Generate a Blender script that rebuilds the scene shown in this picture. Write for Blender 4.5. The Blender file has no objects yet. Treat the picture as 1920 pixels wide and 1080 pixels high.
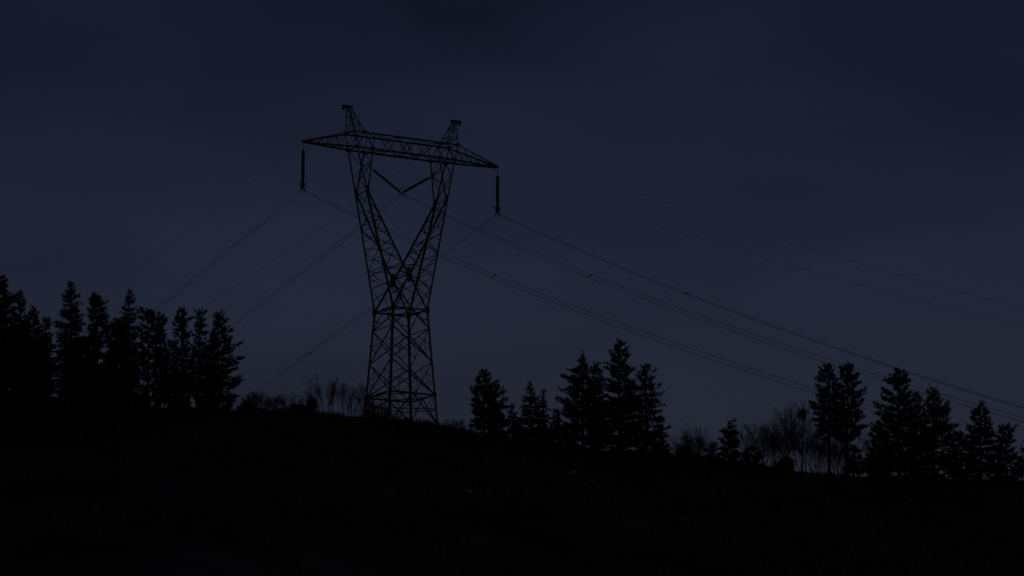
import bpy, math, random
import numpy as np
from mathutils import Vector, Matrix

# ------------------------------------------------------------------ camera
SC = bpy.context.scene
COL = SC.collection
F_PX, PITCH, CAM_Z = 7200.0, math.radians(11.5), 1.65     # 135 mm lens, telephoto up a hillside
cam_d = bpy.data.cameras.new('camera')
cam_d.lens = 36.0 * F_PX / 1920.0
cam_d.sensor_width = 36.0
cam_d.clip_start, cam_d.clip_end = 0.5, 30000.0
cam = bpy.data.objects.new('camera', cam_d)
cam.location = (0, 0, CAM_Z)
cam.rotation_euler = (math.pi / 2 + PITCH, 0, 0)
COL.objects.link(cam)
SC.camera = cam

# ------------------------------------------------------------------ dusk sky
SUN_EL, SUN_AZ = math.radians(1.5), math.radians(150)     # sun has sunk behind the hills at the camera's back
world = bpy.data.worlds.new('World')
SC.world = world
world.use_nodes = True
nt = world.node_tree
nt.nodes.clear()
def N(t, **kw):
    n = nt.nodes.new(t)
    for k, v in kw.items():
        setattr(n, k, v)
    return n
def L(a, b):
    nt.links.new(a, b)
w_out = N('ShaderNodeOutputWorld')
w_bg = N('ShaderNodeBackground')
w_bg.inputs['Strength'].default_value = 0.05
w_sky = N('ShaderNodeTexSky', sky_type='NISHITA', sun_disc=False)
w_sky.sun_elevation, w_sky.sun_rotation = SUN_EL, SUN_AZ
w_sky.air_density, w_sky.dust_density, w_sky.ozone_density = 1.0, 0.6, 3.0
w_tc = N('ShaderNodeTexCoord')
w_map = N('ShaderNodeMapping')
w_map.inputs['Location'].default_value = (0.35, 0.0, 0.15)
w_map.inputs['Scale'].default_value = (1.0, 1.0, 2.6)
L(w_tc.outputs['Generated'], w_map.inputs['Vector'])
w_no = N('ShaderNodeTexNoise')
w_no.inputs['Scale'].default_value = 9.0
w_no.inputs['Detail'].default_value = 4.0
w_no.inputs['Roughness'].default_value = 0.42
L(w_map.outputs['Vector'], w_no.inputs['Vector'])
w_sep = N('ShaderNodeSeparateXYZ')
L(w_tc.outputs['Generated'], w_sep.inputs[0])
w_deck = N('ShaderNodeMapRange', interpolation_type='SMOOTHSTEP')   # a cloud deck that starts above the horizon
w_deck.inputs['From Min'].default_value = 0.205
w_deck.inputs['From Max'].default_value = 0.285
w_deck.inputs['To Min'].default_value = 0.0
w_deck.inputs['To Max'].default_value = 0.58
L(w_sep.outputs['Z'], w_deck.inputs['Value'])
w_nr = N('ShaderNodeMapRange')
w_nr.inputs['From Min'].default_value = 0.3
w_nr.inputs['From Max'].default_value = 0.7
w_nr.inputs['To Min'].default_value = -0.20
w_nr.inputs['To Max'].default_value = 0.30
L(w_no.outputs['Fac'], w_nr.inputs['Value'])
w_add = N('ShaderNodeMath', operation='ADD', use_clamp=True)
L(w_deck.outputs[0], w_add.inputs[0])
L(w_nr.outputs[0], w_add.inputs[1])
w_mix = N('ShaderNodeMixRGB', blend_type='MIX')
w_cl = N('ShaderNodeMixRGB', blend_type='MULTIPLY')
w_cl.inputs['Fac'].default_value = 1.0
w_cl.inputs['Color2'].default_value = (0.22, 0.22, 0.25, 1)
w_veil = N('ShaderNodeMixRGB', blend_type='MULTIPLY')          # thin even dusk overcast over the clear sky
w_veil.inputs['Fac'].default_value = 1.0
w_veil.inputs['Color2'].default_value = (0.77, 0.505, 0.645, 1)
L(w_sky.outputs[0], w_veil.inputs['Color1'])
L(w_veil.outputs[0], w_cl.inputs['Color1'])
L(w_add.outputs[0], w_mix.inputs['Fac'])
L(w_veil.outputs[0], w_mix.inputs['Color1'])
L(w_cl.outputs[0], w_mix.inputs['Color2'])
L(w_mix.outputs[0], w_bg.inputs['Color'])
L(w_bg.outputs[0], w_out.inputs['Surface'])

sun_d = bpy.data.lights.new('sun', 'SUN')
sun_d.energy, sun_d.angle, sun_d.color = 0.004, math.radians(12), (1.0, 0.95, 0.9)
sun = bpy.data.objects.new('sun', sun_d)
sun.rotation_euler = (math.radians(84), 0, math.pi - SUN_AZ)
sun.location = (0, -50, 120)
COL.objects.link(sun)

SC.view_settings.view_transform = 'Standard'
SC.view_settings.look = 'None'
SC.view_settings.exposure = 0.0
SC.view_settings.gamma = 1.0
SC.view_settings.use_curve_mapping = False
SC.cycles.max_bounces = 4

# ------------------------------------------------------------------ helpers
rng = np.random.default_rng(7)
cp, sp = math.cos(PITCH), math.sin(PITCH)
def P(px, py, Y):
    """the point of the sight line through a photograph pixel at the distance Y"""
    a, b = (px - 960) / F_PX, (540 - py) / F_PX
    d = Vector((a, cp - b * sp, sp + b * cp))
    k = Y / d.y
    return Vector((d.x * k, Y, d.z * k + CAM_Z))
def proj(p):
    z = p[2] - CAM_Z
    t = p[1] * cp + z * sp
    return 960 + F_PX * p[0] / t, 540 - F_PX * (z * cp - p[1] * sp) / t

def material(name, c1, c2, scale=3.0, rough=0.8, bump=0.0, metallic=0.0, detail=4.0, coord='Object', spec=0.3):
    m = bpy.data.materials.new(name)
    m.use_nodes = True
    t = m.node_tree
    b = t.nodes['Principled BSDF']
    tc = t.nodes.new('ShaderNodeTexCoord')
    no = t.nodes.new('ShaderNodeTexNoise')
    no.inputs['Scale'].default_value = scale
    no.inputs['Detail'].default_value = detail
    t.links.new(tc.outputs[coord], no.inputs['Vector'])
    cr = t.nodes.new('ShaderNodeValToRGB')
    cr.color_ramp.elements[0].position, cr.color_ramp.elements[1].position = 0.35, 0.65
    cr.color_ramp.elements[0].color = (*c1, 1)
    cr.color_ramp.elements[1].color = (*c2, 1)
    t.links.new(no.outputs['Fac'], cr.inputs['Fac'])
    t.links.new(cr.outputs['Color'], b.inputs['Base Color'])
    b.inputs['Roughness'].default_value = rough
    b.inputs['Metallic'].default_value = metallic
    b.inputs['Specular IOR Level'].default_value = spec
    if bump:
        bp = t.nodes.new('ShaderNodeBump')
        bp.inputs['Strength'].default_value = bump
        t.links.new(no.outputs['Fac'], bp.inputs['Height'])
        t.links.new(bp.outputs['Normal'], b.inputs['Normal'])
    return m
M = {
    'ground': material('dry_hillside', (0.034, 0.036, 0.028), (0.11, 0.112, 0.088), 0.09, 0.95, 0.5, detail=9),
    'grass': material('dry_grass', (0.05, 0.052, 0.034), (0.145, 0.145, 0.10), 0.25, 0.9),
    'scrub': material('scrub_leaves', (0.022, 0.030, 0.014), (0.06, 0.06, 0.032), 0.3, 0.85),
    'needle': material('pine_needles', (0.018, 0.030, 0.014), (0.045, 0.062, 0.030), 0.8, 0.7),
    'needle_b': material('spruce_needles', (0.016, 0.030, 0.020), (0.038, 0.058, 0.036), 0.8, 0.7),
    'bark': material('pine_bark', (0.035, 0.027, 0.021), (0.09, 0.065, 0.048), 4.0, 0.95, 0.6),
    'twig': material('bare_twigs', (0.05, 0.042, 0.035), (0.10, 0.085, 0.07), 2.0, 0.9),
    'steel': material('weathered_steel', (0.075, 0.078, 0.08), (0.15, 0.155, 0.16), 2.5, 0.7, 0.1, 0.25),
    'porcelain': material('brown_porcelain', (0.045, 0.024, 0.018), (0.065, 0.034, 0.024), 6.0, 0.35),
    'alu': material('weathered_aluminium', (0.07, 0.07, 0.072), (0.11, 0.11, 0.115), 0.7, 0.7, 0, 0.2),
    'concrete': material('footing_concrete', (0.14, 0.14, 0.13), (0.22, 0.22, 0.205), 5.0, 0.9, 0.3),
    'rock': material('pale_limestone', (0.20, 0.19, 0.175), (0.38, 0.365, 0.34), 1.6, 0.95, 0.6),
}

def mesh_np(name, v, f, k):
    """mesh from numpy vertices and faces with k corners each"""
    v = np.asarray(v, dtype=np.float32).reshape(-1, 3)
    f = np.asarray(f, dtype=np.int32).reshape(-1, k)
    me = bpy.data.meshes.new(name)
    me.vertices.add(len(v))
    me.vertices.foreach_set('co', v.ravel())
    me.loops.add(f.size)
    me.loops.foreach_set('vertex_index', f.ravel())
    me.polygons.add(len(f))
    me.polygons.foreach_set('loop_start', np.arange(0, f.size, k, dtype=np.int32))
    me.polygons.foreach_set('loop_total', np.full(len(f), k, dtype=np.int32))
    me.update(calc_edges=True)
    me.validate()
    return me
def obj(name, me, mat=None, parent=None, loc=None):
    if mat is not None:
        me.materials.clear()
        me.materials.append(M[mat] if isinstance(mat, str) else mat)
    o = bpy.data.objects.new(name, me)
    COL.objects.link(o)
    if parent is not None:
        o.parent = parent
    if loc is not None:
        o.location = loc
    return o
def empty(name, loc):
    o = bpy.data.objects.new(name, None)
    o.empty_display_size = 0.3
    o.location = loc
    COL.objects.link(o)
    return o
def tag(o, label, cat, group=None, kind=None):
    o['label'] = label
    o['category'] = cat
    if group:
        o['group'] = group
    if kind:
        o['kind'] = kind
    return o

def tubes(p0, p1, r0, r1, sides=4):
    """verts and quad faces of many straight tapered tubes at once"""
    p0, p1 = np.asarray(p0, float), np.asarray(p1, float)
    r0, r1 = np.broadcast_to(r0, len(p0)), np.broadcast_to(r1, len(p0))
    d = p1 - p0
    d /= np.maximum(np.linalg.norm(d, axis=1, keepdims=True), 1e-9)
    a = np.where(np.abs(d[:, 2:3]) > 0.9, np.array([[1., 0, 0]]), np.array([[0., 0, 1.]]))
    x = np.cross(d, a)
    x /= np.linalg.norm(x, axis=1, keepdims=True)
    y = np.cross(d, x)
    n = len(p0)
    V = np.empty((n, 2 * sides, 3))
    for i in range(sides):
        c, s = math.cos(2 * math.pi * i / sides), math.sin(2 * math.pi * i / sides)
        o = c * x + s * y
        V[:, i] = p0 + o * r0[:, None]
        V[:, sides + i] = p1 + o * r1[:, None]
    base = (np.arange(n) * 2 * sides)[:, None, None]
    q = np.array([[i, (i + 1) % sides, sides + (i + 1) % sides, sides + i] for i in range(sides)])
    return V.reshape(-1, 3), (base + q[None]).reshape(-1, 4)
def polytube(pts, r, sides=6):
    """one continuous tube along a list of points"""
    pts = np.asarray(pts, float)
    n = len(pts)
    r = np.broadcast_to(r, n)
    d = np.gradient(pts, axis=0)
    d /= np.linalg.norm(d, axis=1, keepdims=True)
    ref = np.array([0, 0, 1.]) if abs(d[:, 2]).max() < 0.95 else np.array([0.31, 0.95, 0.05])
    x = np.cross(d, ref)
    x /= np.linalg.norm(x, axis=1, keepdims=True)
    y = np.cross(d, x)
    V = np.stack([pts + (math.cos(2 * math.pi * i / sides) * x + math.sin(2 * math.pi * i / sides) * y) * r[:, None] for i in range(sides)], 1)
    f = []
    for j in range(n - 1):
        for i in range(sides):
            k = (i + 1) % sides
            f.append((j * sides + i, j * sides + k, (j + 1) * sides + k, (j + 1) * sides + i))
    return V.reshape(-1, 3), f

# ------------------------------------------------------------------ hillside
SKYLINE = [(-900, 760), (-300, 775), (0, 782), (200, 782), (450, 772), (560, 769), (640, 784), (700, 797), (780, 807), (840, 810),
           (900, 818), (1000, 832), (1120, 850), (1250, 868), (1450, 882), (1600, 896), (1750, 905), (1920, 912), (2300, 960), (3200, 1120)]
CREST_Y = 396.0
_sx = np.array([P(x, y, CREST_Y).x for x, y in SKYLINE])
_sz = np.array([P(x, y, CREST_Y).z for x, y in SKYLINE])
_ph = rng.uniform(0, 6.28, 24)
def relief(x, y):
    r = 0
    for i, (wl, amp) in enumerate(((31, .55), (17, .34), (9.3, .2), (5.1, .11), (2.7, .055))):
        k = 2 * math.pi / wl
        r = r + amp * (np.sin(k * (x * math.cos(i * 1.3) + y * math.sin(i * 1.3)) + _ph[i]) * np.sin(k * .83 * (x * math.sin(i * 2.1) - y * math.cos(i * 2.1)) + _ph[i + 8]))
    return r
def ground_z(x, y):
    x, y = np.asarray(x, float), np.asarray(y, float)
    zr = np.interp(x, _sx, _sz)
    far = np.clip((np.abs(x) - 160) / 900, 0, 1)
    zr = zr * (1 - far) ** 2
    d = y - CREST_Y
    front = np.where(d < 0, 0.31 * (np.sqrt(d * d + 36) - 6), 0.27 * (np.sqrt(d * d + 25) - 5))
    z = zr - front
    z = np.where(z > 12, z, 12 * np.exp(np.clip((z - 12) / 12, -60, 0)))      # runs out into the valley floor
    near = np.clip((y - 60) / 150, 0, 1) if True else 1
    return z * near + relief(x, y) * np.clip((y - 200) / 80, 0, 1) * np.clip((1200 - np.abs(y - 300)) / 400, 0, 1) * 0.75 - 0.0
def axis(lo, a, b, hi, step, n):
    g = np.geomspace(1, 1 + abs(a - lo), n) - 1
    h = np.geomspace(1, 1 + abs(hi - b), n) - 1
    return np.concatenate([a - g[::-1], np.arange(a + step, b - .01, step), b + h])
gx = axis(-9000, -95, 95, 9000, 0.9, 40)
gy = axis(-9000, 270, 440, 12000, 0.9, 40)
GX, GY = np.meshgrid(gx, gy)
GZ = ground_z(GX, GY)
idx = np.arange(GX.size).reshape(GX.shape)
gf = np.stack([idx[:-1, :-1], idx[:-1, 1:], idx[1:, 1:], idx[1:, :-1]], -1).reshape(-1, 4)
g_me = mesh_np('ground', np.stack([GX, GY, GZ], -1), gf, 4)
g_me.polygons.foreach_set('use_smooth', np.ones(len(gf), dtype=bool))
ground = obj('hillside_ground', g_me, 'ground')
ground['kind'] = 'structure'
ground['label'] = 'dark scrubby hillside rising to the ridge under the pylon'
def gz(x, y):
    return float(ground_z(x, y))

# ------------------------------------------------------------------ pylon
TH = math.radians(30.0)                       # the crossarm recedes to the right by 30 degrees
TY = 390.0
TX = P(752.5, 450, TY).x
uu, vv = Vector((math.cos(TH), math.sin(TH), 0)), Vector((math.sin(TH), -math.cos(TH), 0))
def zat(y):
    return P(752.5, y, TY).z
def W(u, v, z):
    return Vector((TX, TY, z)) + uu * u + vv * v
Z_FOOT = gz(TX, TY) - 1.0
Z1, ZW, ZCR, ZB, ZT, ZP = zat(743.6), zat(584.0), zat(519.5), zat(290.6), zat(261.9), zat(214.0)
KNEE = ZB - 4.55
H1, HW, HB = 2.62, 2.02, 0.96                 # half widths
def half(z):                                   # the body below the waist
    return HW + (ZW - z) / (ZW - Z1) * (H1 - HW)
pylon = empty('steel_pylon', (TX, TY, gz(TX, TY)))
tag(pylon, 'tall dark lattice steel pylon with Y shaped fork and wide crossarm on the ridge', 'pylon')
BASE = Vector(pylon.location)

def angle_bar(a, b, w, face=None):
    """a rolled steel angle (L section) from a to b"""
    a, b = Vector(a), Vector(b)
    d = (b - a).normalized()
    r = Vector(face) if face is not None else Vector((TX, TY, a.z)) - (a + b) / 2
    r = r - d * r.dot(d)
    if r.length < 1e-3:
        r = d.orthogonal()
    x = r.normalized()
    y = d.cross(x)
    t = max(0.012, w * 0.14)
    q = 0.7071
    e1, e2 = (x + y) * q, (x - y) * q
    pr = [e1 * 0 + e2 * 0, e1 * w, e1 * w + e2 * t, e1 * t + e2 * t, e1 * t + e2 * w, e2 * w]
    c = (e1 + e2) * (w * 0.3)
    v = [a + p - c for p in pr] + [b + p - c for p in pr]
    f = [(i, (i + 1) % 6, 6 + (i + 1) % 6, 6 + i) for i in range(6)] + [(5, 4, 3, 0), (3, 2, 1, 0), (6, 9, 10, 11), (6, 7, 8, 9)]
    return v, f
def bar(name, a, b, w, face=None):
    v, f = angle_bar(a, b, w, face)
    me = bpy.data.meshes.new(name)
    me.from_pydata([p - BASE for p in v], [], f)
    return obj(name, me, 'steel', pylon)
def box_me(name, c, ex, ey, ez, origin=None):
    """box from its centre and three half-axis vectors"""
    o = origin if origin is not None else Vector((0, 0, 0))
    v = [c + ex * i + ey * j + ez * k - o for i in (-1, 1) for j in (-1, 1) for k in (-1, 1)]
    f = [(0, 1, 3, 2), (4, 6, 7, 5), (0, 4, 5, 1), (2, 3, 7, 6), (0, 2, 6, 4), (1, 5, 7, 3)]
    me = bpy.data.meshes.new(name)
    me.from_pydata(v, [], f)
    return me
def gusset(c, w, h, normal, up=Vector((0, 0, 1))):
    n = Vector(normal).normalized()
    s = n.cross(up).normalized()
    up2 = s.cross(n)
    c = Vector(c)
    # six cornered plate
    ring = [(-w * .62, -h), (w * .62, -h), (w, -h * .3), (w * .8, h), (-w * .8, h), (-w, -h * .3)]
    v = [c + s * p + up2 * q + n * t - BASE for t in (-.015, .015) for p, q in ring]
    f = [tuple(range(5, -1, -1)), tuple(range(6, 12))] + [(i, (i + 1) % 6, 6 + (i + 1) % 6, 6 + i) for i in range(6)]
    me = bpy.data.meshes.new('gusset_plate')
    me.from_pydata(v, [], f)
    return obj('gusset_plate', me, 'steel', pylon)
def lerp(a, b, t):
    return a + (b - a) * t
def zigzag(name, A0, A1, B0, B1, n, w, flip=0, xbrace=False, rungs=False, redund=None):
    """bracing in the face between the legs A (A0 to A1) and B (B0 to B1)"""
    for i in range(n):
        t0, t1 = i / n, (i + 1) / n
        a0, a1, b0, b1 = lerp(A0, A1, t0), lerp(A0, A1, t1), lerp(B0, B1, t0), lerp(B0, B1, t1)
        if xbrace or (i + flip) % 2 == 0:
            bar(name, a0, b1, w)
        if xbrace or (i + flip) % 2 == 1:
            bar(name, b0, a1, w)
        if rungs and i:
            bar(name, a0, b0, w * .85)
        if redund:
            m = lerp(a0, b1, .5)
            bar(name, lerp(a0, a1, .5), lerp(a0, b1, .26), redund)
            bar(name, lerp(b0, b1, .5), lerp(b1, a0, .26), redund)
            if xbrace:
                bar(name, lerp(a0, a1, .5), lerp(a1, b0, .26), redund)
                bar(name, lerp(b0, b1, .5), lerp(b0, a1, .26), redund)

corner = [(-1, -1), (1, -1), (1, 1), (-1, 1)]
def C(i, z):
    s, t = corner[i % 4]
    return W(s * half(z), t * half(z), z)
def footz(i):
    p = C(i, gz(TX, TY))
    return gz(p.x, p.y)
# body: four legs from the footings to the waist
for i in range(4):
    bar('body_leg', C(i, footz(i) + .12), C(i, ZW), 0.22)
    p = C(i, footz(i))
    v = []
    for zz, s in ((-1.0, .45), (-0.1, .4), (0.1, .22)):
        v += [p + uu * (s * a) + vv * (s * b) + Vector((0, 0, zz)) - BASE for a, b in corner]
    f = [(3, 2, 1, 0), (8, 9, 10, 11)] + [(k * 4 + j, k * 4 + (j + 1) % 4, k * 4 + 4 + (j + 1) % 4, k * 4 + 4 + j) for k in (0, 1) for j in range(4)]
    me = bpy.data.meshes.new('concrete_footing')
    me.from_pydata(v, [], f)
    obj('concrete_footing', me, 'concrete', pylon)
ZA, ZM = ZW - 1.95, (ZW - 1.95 + Z1) / 2
for i in range(4):
    j = i + 1
    top_m = (C(i, ZW) + C(j, ZW)) / 2
    bar('body_brace', C(i, ZW), C(j, ZW), 0.13)                               # waist ring
    bar('body_brace', top_m, C(i, ZA), 0.10)                                  # inverted V under the waist
    bar('body_brace', top_m, C(j, ZA), 0.10)
    bar('body_brace', lerp(C(i, ZW), C(i, ZA), .5), lerp(top_m, C(i, ZA), .5), .06)
    bar('body_brace', lerp(C(j, ZW), C(j, ZA), .5), lerp(top_m, C(j, ZA), .5), .06)
    bar('body_brace', C(i, ZA), C(j, ZA - .02), 0.0801) if i % 2 else None
    for za, zb in ((ZA, ZM), (ZM, Z1)):
        zigzag('body_brace', C(i, za), C(i, zb), C(j, za), C(j, zb), 1, 0.105, 0, True, False, 0.055)
        q = lerp(C(i, za), C(i, zb), .5)
        bar('body_brace', lerp(C(i, za), C(j, zb), .26), lerp(C(i, zb), C(j, za), .26), .05)
        bar('body_brace', lerp(C(j, za), C(i, zb), .26), lerp(C(j, zb), C(i, za), .26), .05)
    bar('body_brace', C(i, Z1), C(j, Z1), 0.14)                               # lower ring
    lm = (C(i, Z1) + C(j, Z1)) / 2
    fi, fj = C(i, footz(i) + .25), C(j, footz(j) + .25)
    bar('body_brace', lm, fi, 0.12)                                           # leg extension, K bracing
    bar('body_brace', lm, fj, 0.12)
    zi, zj = lerp(C(i, Z1), fi, .5), lerp(C(j, Z1), fj, .5)
    mi, mj = lerp(lm, fi, .5), lerp(lm, fj, .5)
    bar('body_brace', zi, mi, .07)
    bar('body_brace', zj, mj, .07)
    bar('body_brace', C(i, Z1), mi, .07)
    bar('body_brace', C(j, Z1), mj, .07)
    bar('body_brace', mi, mj, .075)
    # plan bracing of the two rings
    bar('body_brace', top_m, (C(j, ZW) + C(j + 1, ZW)) / 2, .09)
    bar('body_brace', lm, (C(j, Z1) + C(j + 1, Z1)) / 2, .08)
    nrm = (C(i, ZW) + C(j, ZW)) / 2 - W(0, 0, ZW)
    gusset(C(i, ZW) + nrm.normalized() * .02, .26, .42, nrm)
    gusset(top_m + nrm.normalized() * .02, .2, .16, nrm)
    gusset(C(j, ZW) + nrm.normalized() * .025, .26, .42, nrm)
    gusset(C(i, Z1) + nrm.normalized() * .03, .2, .26, nrm)
    gusset(lm + nrm.normalized() * .02, .2, .14, nrm)

# fork: two lattice limbs spreading from the waist to the crossarm
def outer(s, t, z):
    k = (z - ZW) / (ZB - ZW)
    return W(s * lerp(HW, 5.8, k), t * lerp(HW, HB, k), z)
def inner(s, t, z):
    hv = lerp(HW, HB, (z - ZW) / (ZB - ZW))
    if z >= KNEE:
        return W(s * lerp(4.62, 3.95, (z - KNEE) / (ZB - KNEE)), t * hv, z)
    return W(s * lerp(0.12, 4.62, (z - ZCR) / (KNEE - ZCR)), t * hv, z)
for s in (-1, 1):
    for t in (-1, 1):
        bar('fork_leg', outer(s, t, ZW), outer(s, t, KNEE), .19)
        bar('fork_leg', outer(s, t, KNEE), outer(s, t, ZB), .16)
        bar('fork_leg', inner(s, t, ZCR), inner(s, t, KNEE), .17)
        bar('fork_leg', inner(s, t, KNEE), inner(s, t, ZB), .15)
        bar('fork_leg', W(0, t * lerp(HW, HB, .22), ZCR), W(s * HW, t * HW, ZW), .16)      # crotch to waist
        # side faces
        zigzag('fork_brace', outer(s, t, ZB), outer(s, t, KNEE), inner(s, t, ZB), inner(s, t, KNEE), 3, .08, t > 0)
        n = 7
        zs = [KNEE + (ZCR - KNEE) * i / n for i in range(n + 1)]
        for i in range(n):
            a, b = (outer, inner) if i % 2 else (inner, outer)
            bar('fork_brace', a(s, t, zs[i]), b(s, t, zs[i + 1]), .085)
            bar('fork_brace', outer(s, t, lerp(zs[i], zs[i + 1], .55)), lerp(a(s, t, zs[i]), b(s, t, zs[i + 1]), .5), .05)
            bar('fork_brace', inner(s, t, lerp(zs[i], zs[i + 1], .45)), lerp(a(s, t, zs[i]), b(s, t, zs[i + 1]), .5), .05)
        # below the crotch
        cr, wc = W(0, t * lerp(HW, HB, .22), ZCR), W(s * HW, t * HW, ZW)
        zz = [ZCR + (ZW - ZCR) * i / 3 for i in range(4)]
        for i in range(3):
            m0, m1 = lerp(cr, wc, i / 3), lerp(cr, wc, (i + 1) / 3)
            bar('fork_brace', m0, outer(s, t, zz[i + 1]), .075) if i < 2 else None
            bar('fork_brace', outer(s, t, zz[i] - .02), m1, .07) if i < 2 else None
        bar('fork_brace', lerp(cr, wc, .5), W(s * 0.02, t * HW, ZW), .075)
        gusset(inner(s, t, KNEE) + vv * (t * .1), .16, .55, vv, (inner(s, t, KNEE + 1) - inner(s, t, KNEE - 1)))
    # outer and inner faces
    n = 8
    za = [ZB + (ZW - ZB) * i / n for i in range(n + 1)]
    for i in range(n):
        q = 1 if i % 2 else -1
        bar('fork_brace', outer(s, q, za[i]), outer(s, -q, za[i + 1]), .08)
        if i in (1, 2, 3, 4, 5, 6):
            bar('fork_brace', outer(s, q, lerp(za[i], za[i + 1], .5)), lerp(outer(s, q, za[i]), outer(s, -q, za[i + 1]), .5), .05)
        if i in (2, 4, 6):
            bar('fork_brace', outer(s, 1, za[i]), outer(s, -1, za[i]), .06)
    zi = [ZB, ZB - 1.5, ZB - 3.0, KNEE]
    zi += [KNEE + (ZCR - KNEE) * i / 6 for i in range(1, 7)]
    for i in range(len(zi) - 1):
        q = 1 if (i + (s > 0)) % 2 else -1
        bar('fork_brace', inner(s, q, zi[i]), inner(s, -q, zi[i + 1]), .075)
        if i in (1, 3, 5, 7):
            bar('fork_brace', inner(s, 1, zi[i]), inner(s, -1, zi[i]), .07)
    bar('fork_brace', inner(s, 1, KNEE), outer(s, 1, KNEE), .08)
    bar('fork_brace', inner(s, -1, KNEE), outer(s, -1, KNEE), .08)
    bar('fork_brace', inner(s, 1, KNEE + .01), outer(s, -1, KNEE + .01), .06)
for t in (-1, 1):
    c = W(0, t * (lerp(HW, HB, .22) + .05), ZCR - .05)
    gusset(c, .3, .72, vv)
    gusset(c + vv * (-.1 * t), .3, .72, vv)
    gusset(c + uu * .05, .14, .66, uu)
bar('fork_brace', W(0, -1.77, ZCR), W(0, 1.77, ZCR), .1)
bar('fork_brace', W(0, -1.77, ZCR), W(0, HW, ZW), .07)
bar('fork_brace', W(0, 1.77, ZCR), W(0, -HW, ZW), .07)

# crossarm: box truss between the fork heads, two pointed cantilever arms
TIP = 11.6
def bot(u, t):
    a = abs(u)
    hv = HB if a <= 5.8 else lerp(HB, .06, (a - 5.8) / (TIP - 5.8))
    return W(u, t * hv, ZB)
def top(u, t):
    a = abs(u)
    k = max(0, (a - 6.15) / (TIP - 6.15))
    return W(u, t * lerp(HB, .06, k), lerp(ZT, ZB + .12, k))
for t in (-1, 1):
    bar('crossarm_chord', bot(-5.8, t), bot(5.8, t), .15)
    bar('crossarm_chord', top(-6.15, t), top(6.15, t), .13)
    for s in (-1, 1):
        bar('crossarm_chord', bot(5.8 * s, t), bot(TIP * s, t), .14)
        bar('crossarm_chord', top(6.15 * s, t), top(TIP * s, t), .13)
        bar('crossarm_brace', bot(5.8 * s, t), top(6.15 * s, t), .11)
        bar('crossarm_brace', bot(3.95 * s, t), top(4.85 * s, t), .1)
        bar('crossarm_brace', bot(5.8 * s, t), top(4.85 * s, t), .09)
        n = 5
        us = [lerp(5.8, TIP - .6, i / n) for i in range(n + 1)]
        ut = [lerp(6.15, TIP - .6, i / n) for i in range(n + 1)]
        for i in range(n):
            if i:
                bar('crossarm_brace', bot(us[i] * s, t), top(ut[i] * s, t), .06)
            bar('crossarm_brace', top(ut[i] * s, t), bot(us[i + 1] * s, t), .065)
    n = 8
    us = [lerp(-3.95, 3.95, i / n) for i in range(n + 1)]
    ut = [lerp(-4.85, 4.85, i / n) for i in range(n + 1)]
    for i in range(n):
        bar('crossarm_brace', *((bot(us[i], t), top(ut[i + 1], t)) if i % 2 == 0 else (top(ut[i], t), bot(us[i + 1], t))), .085)
    for u in (-5.8, -3.95, 3.95, 5.8):
        gusset(bot(u, t) + vv * (.05 * t), .26, .2, vv)
    for u in (-6.15, -4.85, 4.85, 6.15):
        gusset(top(u, t) + vv * (.05 * t), .22, .16, vv)
for i in range(5):                                       # plan bracing, top and bottom
    u0, u1 = lerp(-3.95, 3.95, i / 4 if i < 4 else 1), lerp(-3.95, 3.95, min(1, (i + 1) / 4))
    bar('crossarm_brace', bot(u0, -1), bot(u0, 1), .07)
    bar('crossarm_brace', top(u0 * 1.228, -1), top(u0 * 1.228, 1), .07)
    if i < 4:
        q = 1 if i % 2 else -1
        bar('crossarm_brace', bot(u0, q), bot(u1, -q), .065)
        bar('crossarm_brace', top(u0 * 1.228, -q), top(u1 * 1.228, q), .06)
        for t in (-1, 1):
            gusset(bot((u0 + u1) / 2, t), .1, .09, vv)
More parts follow.
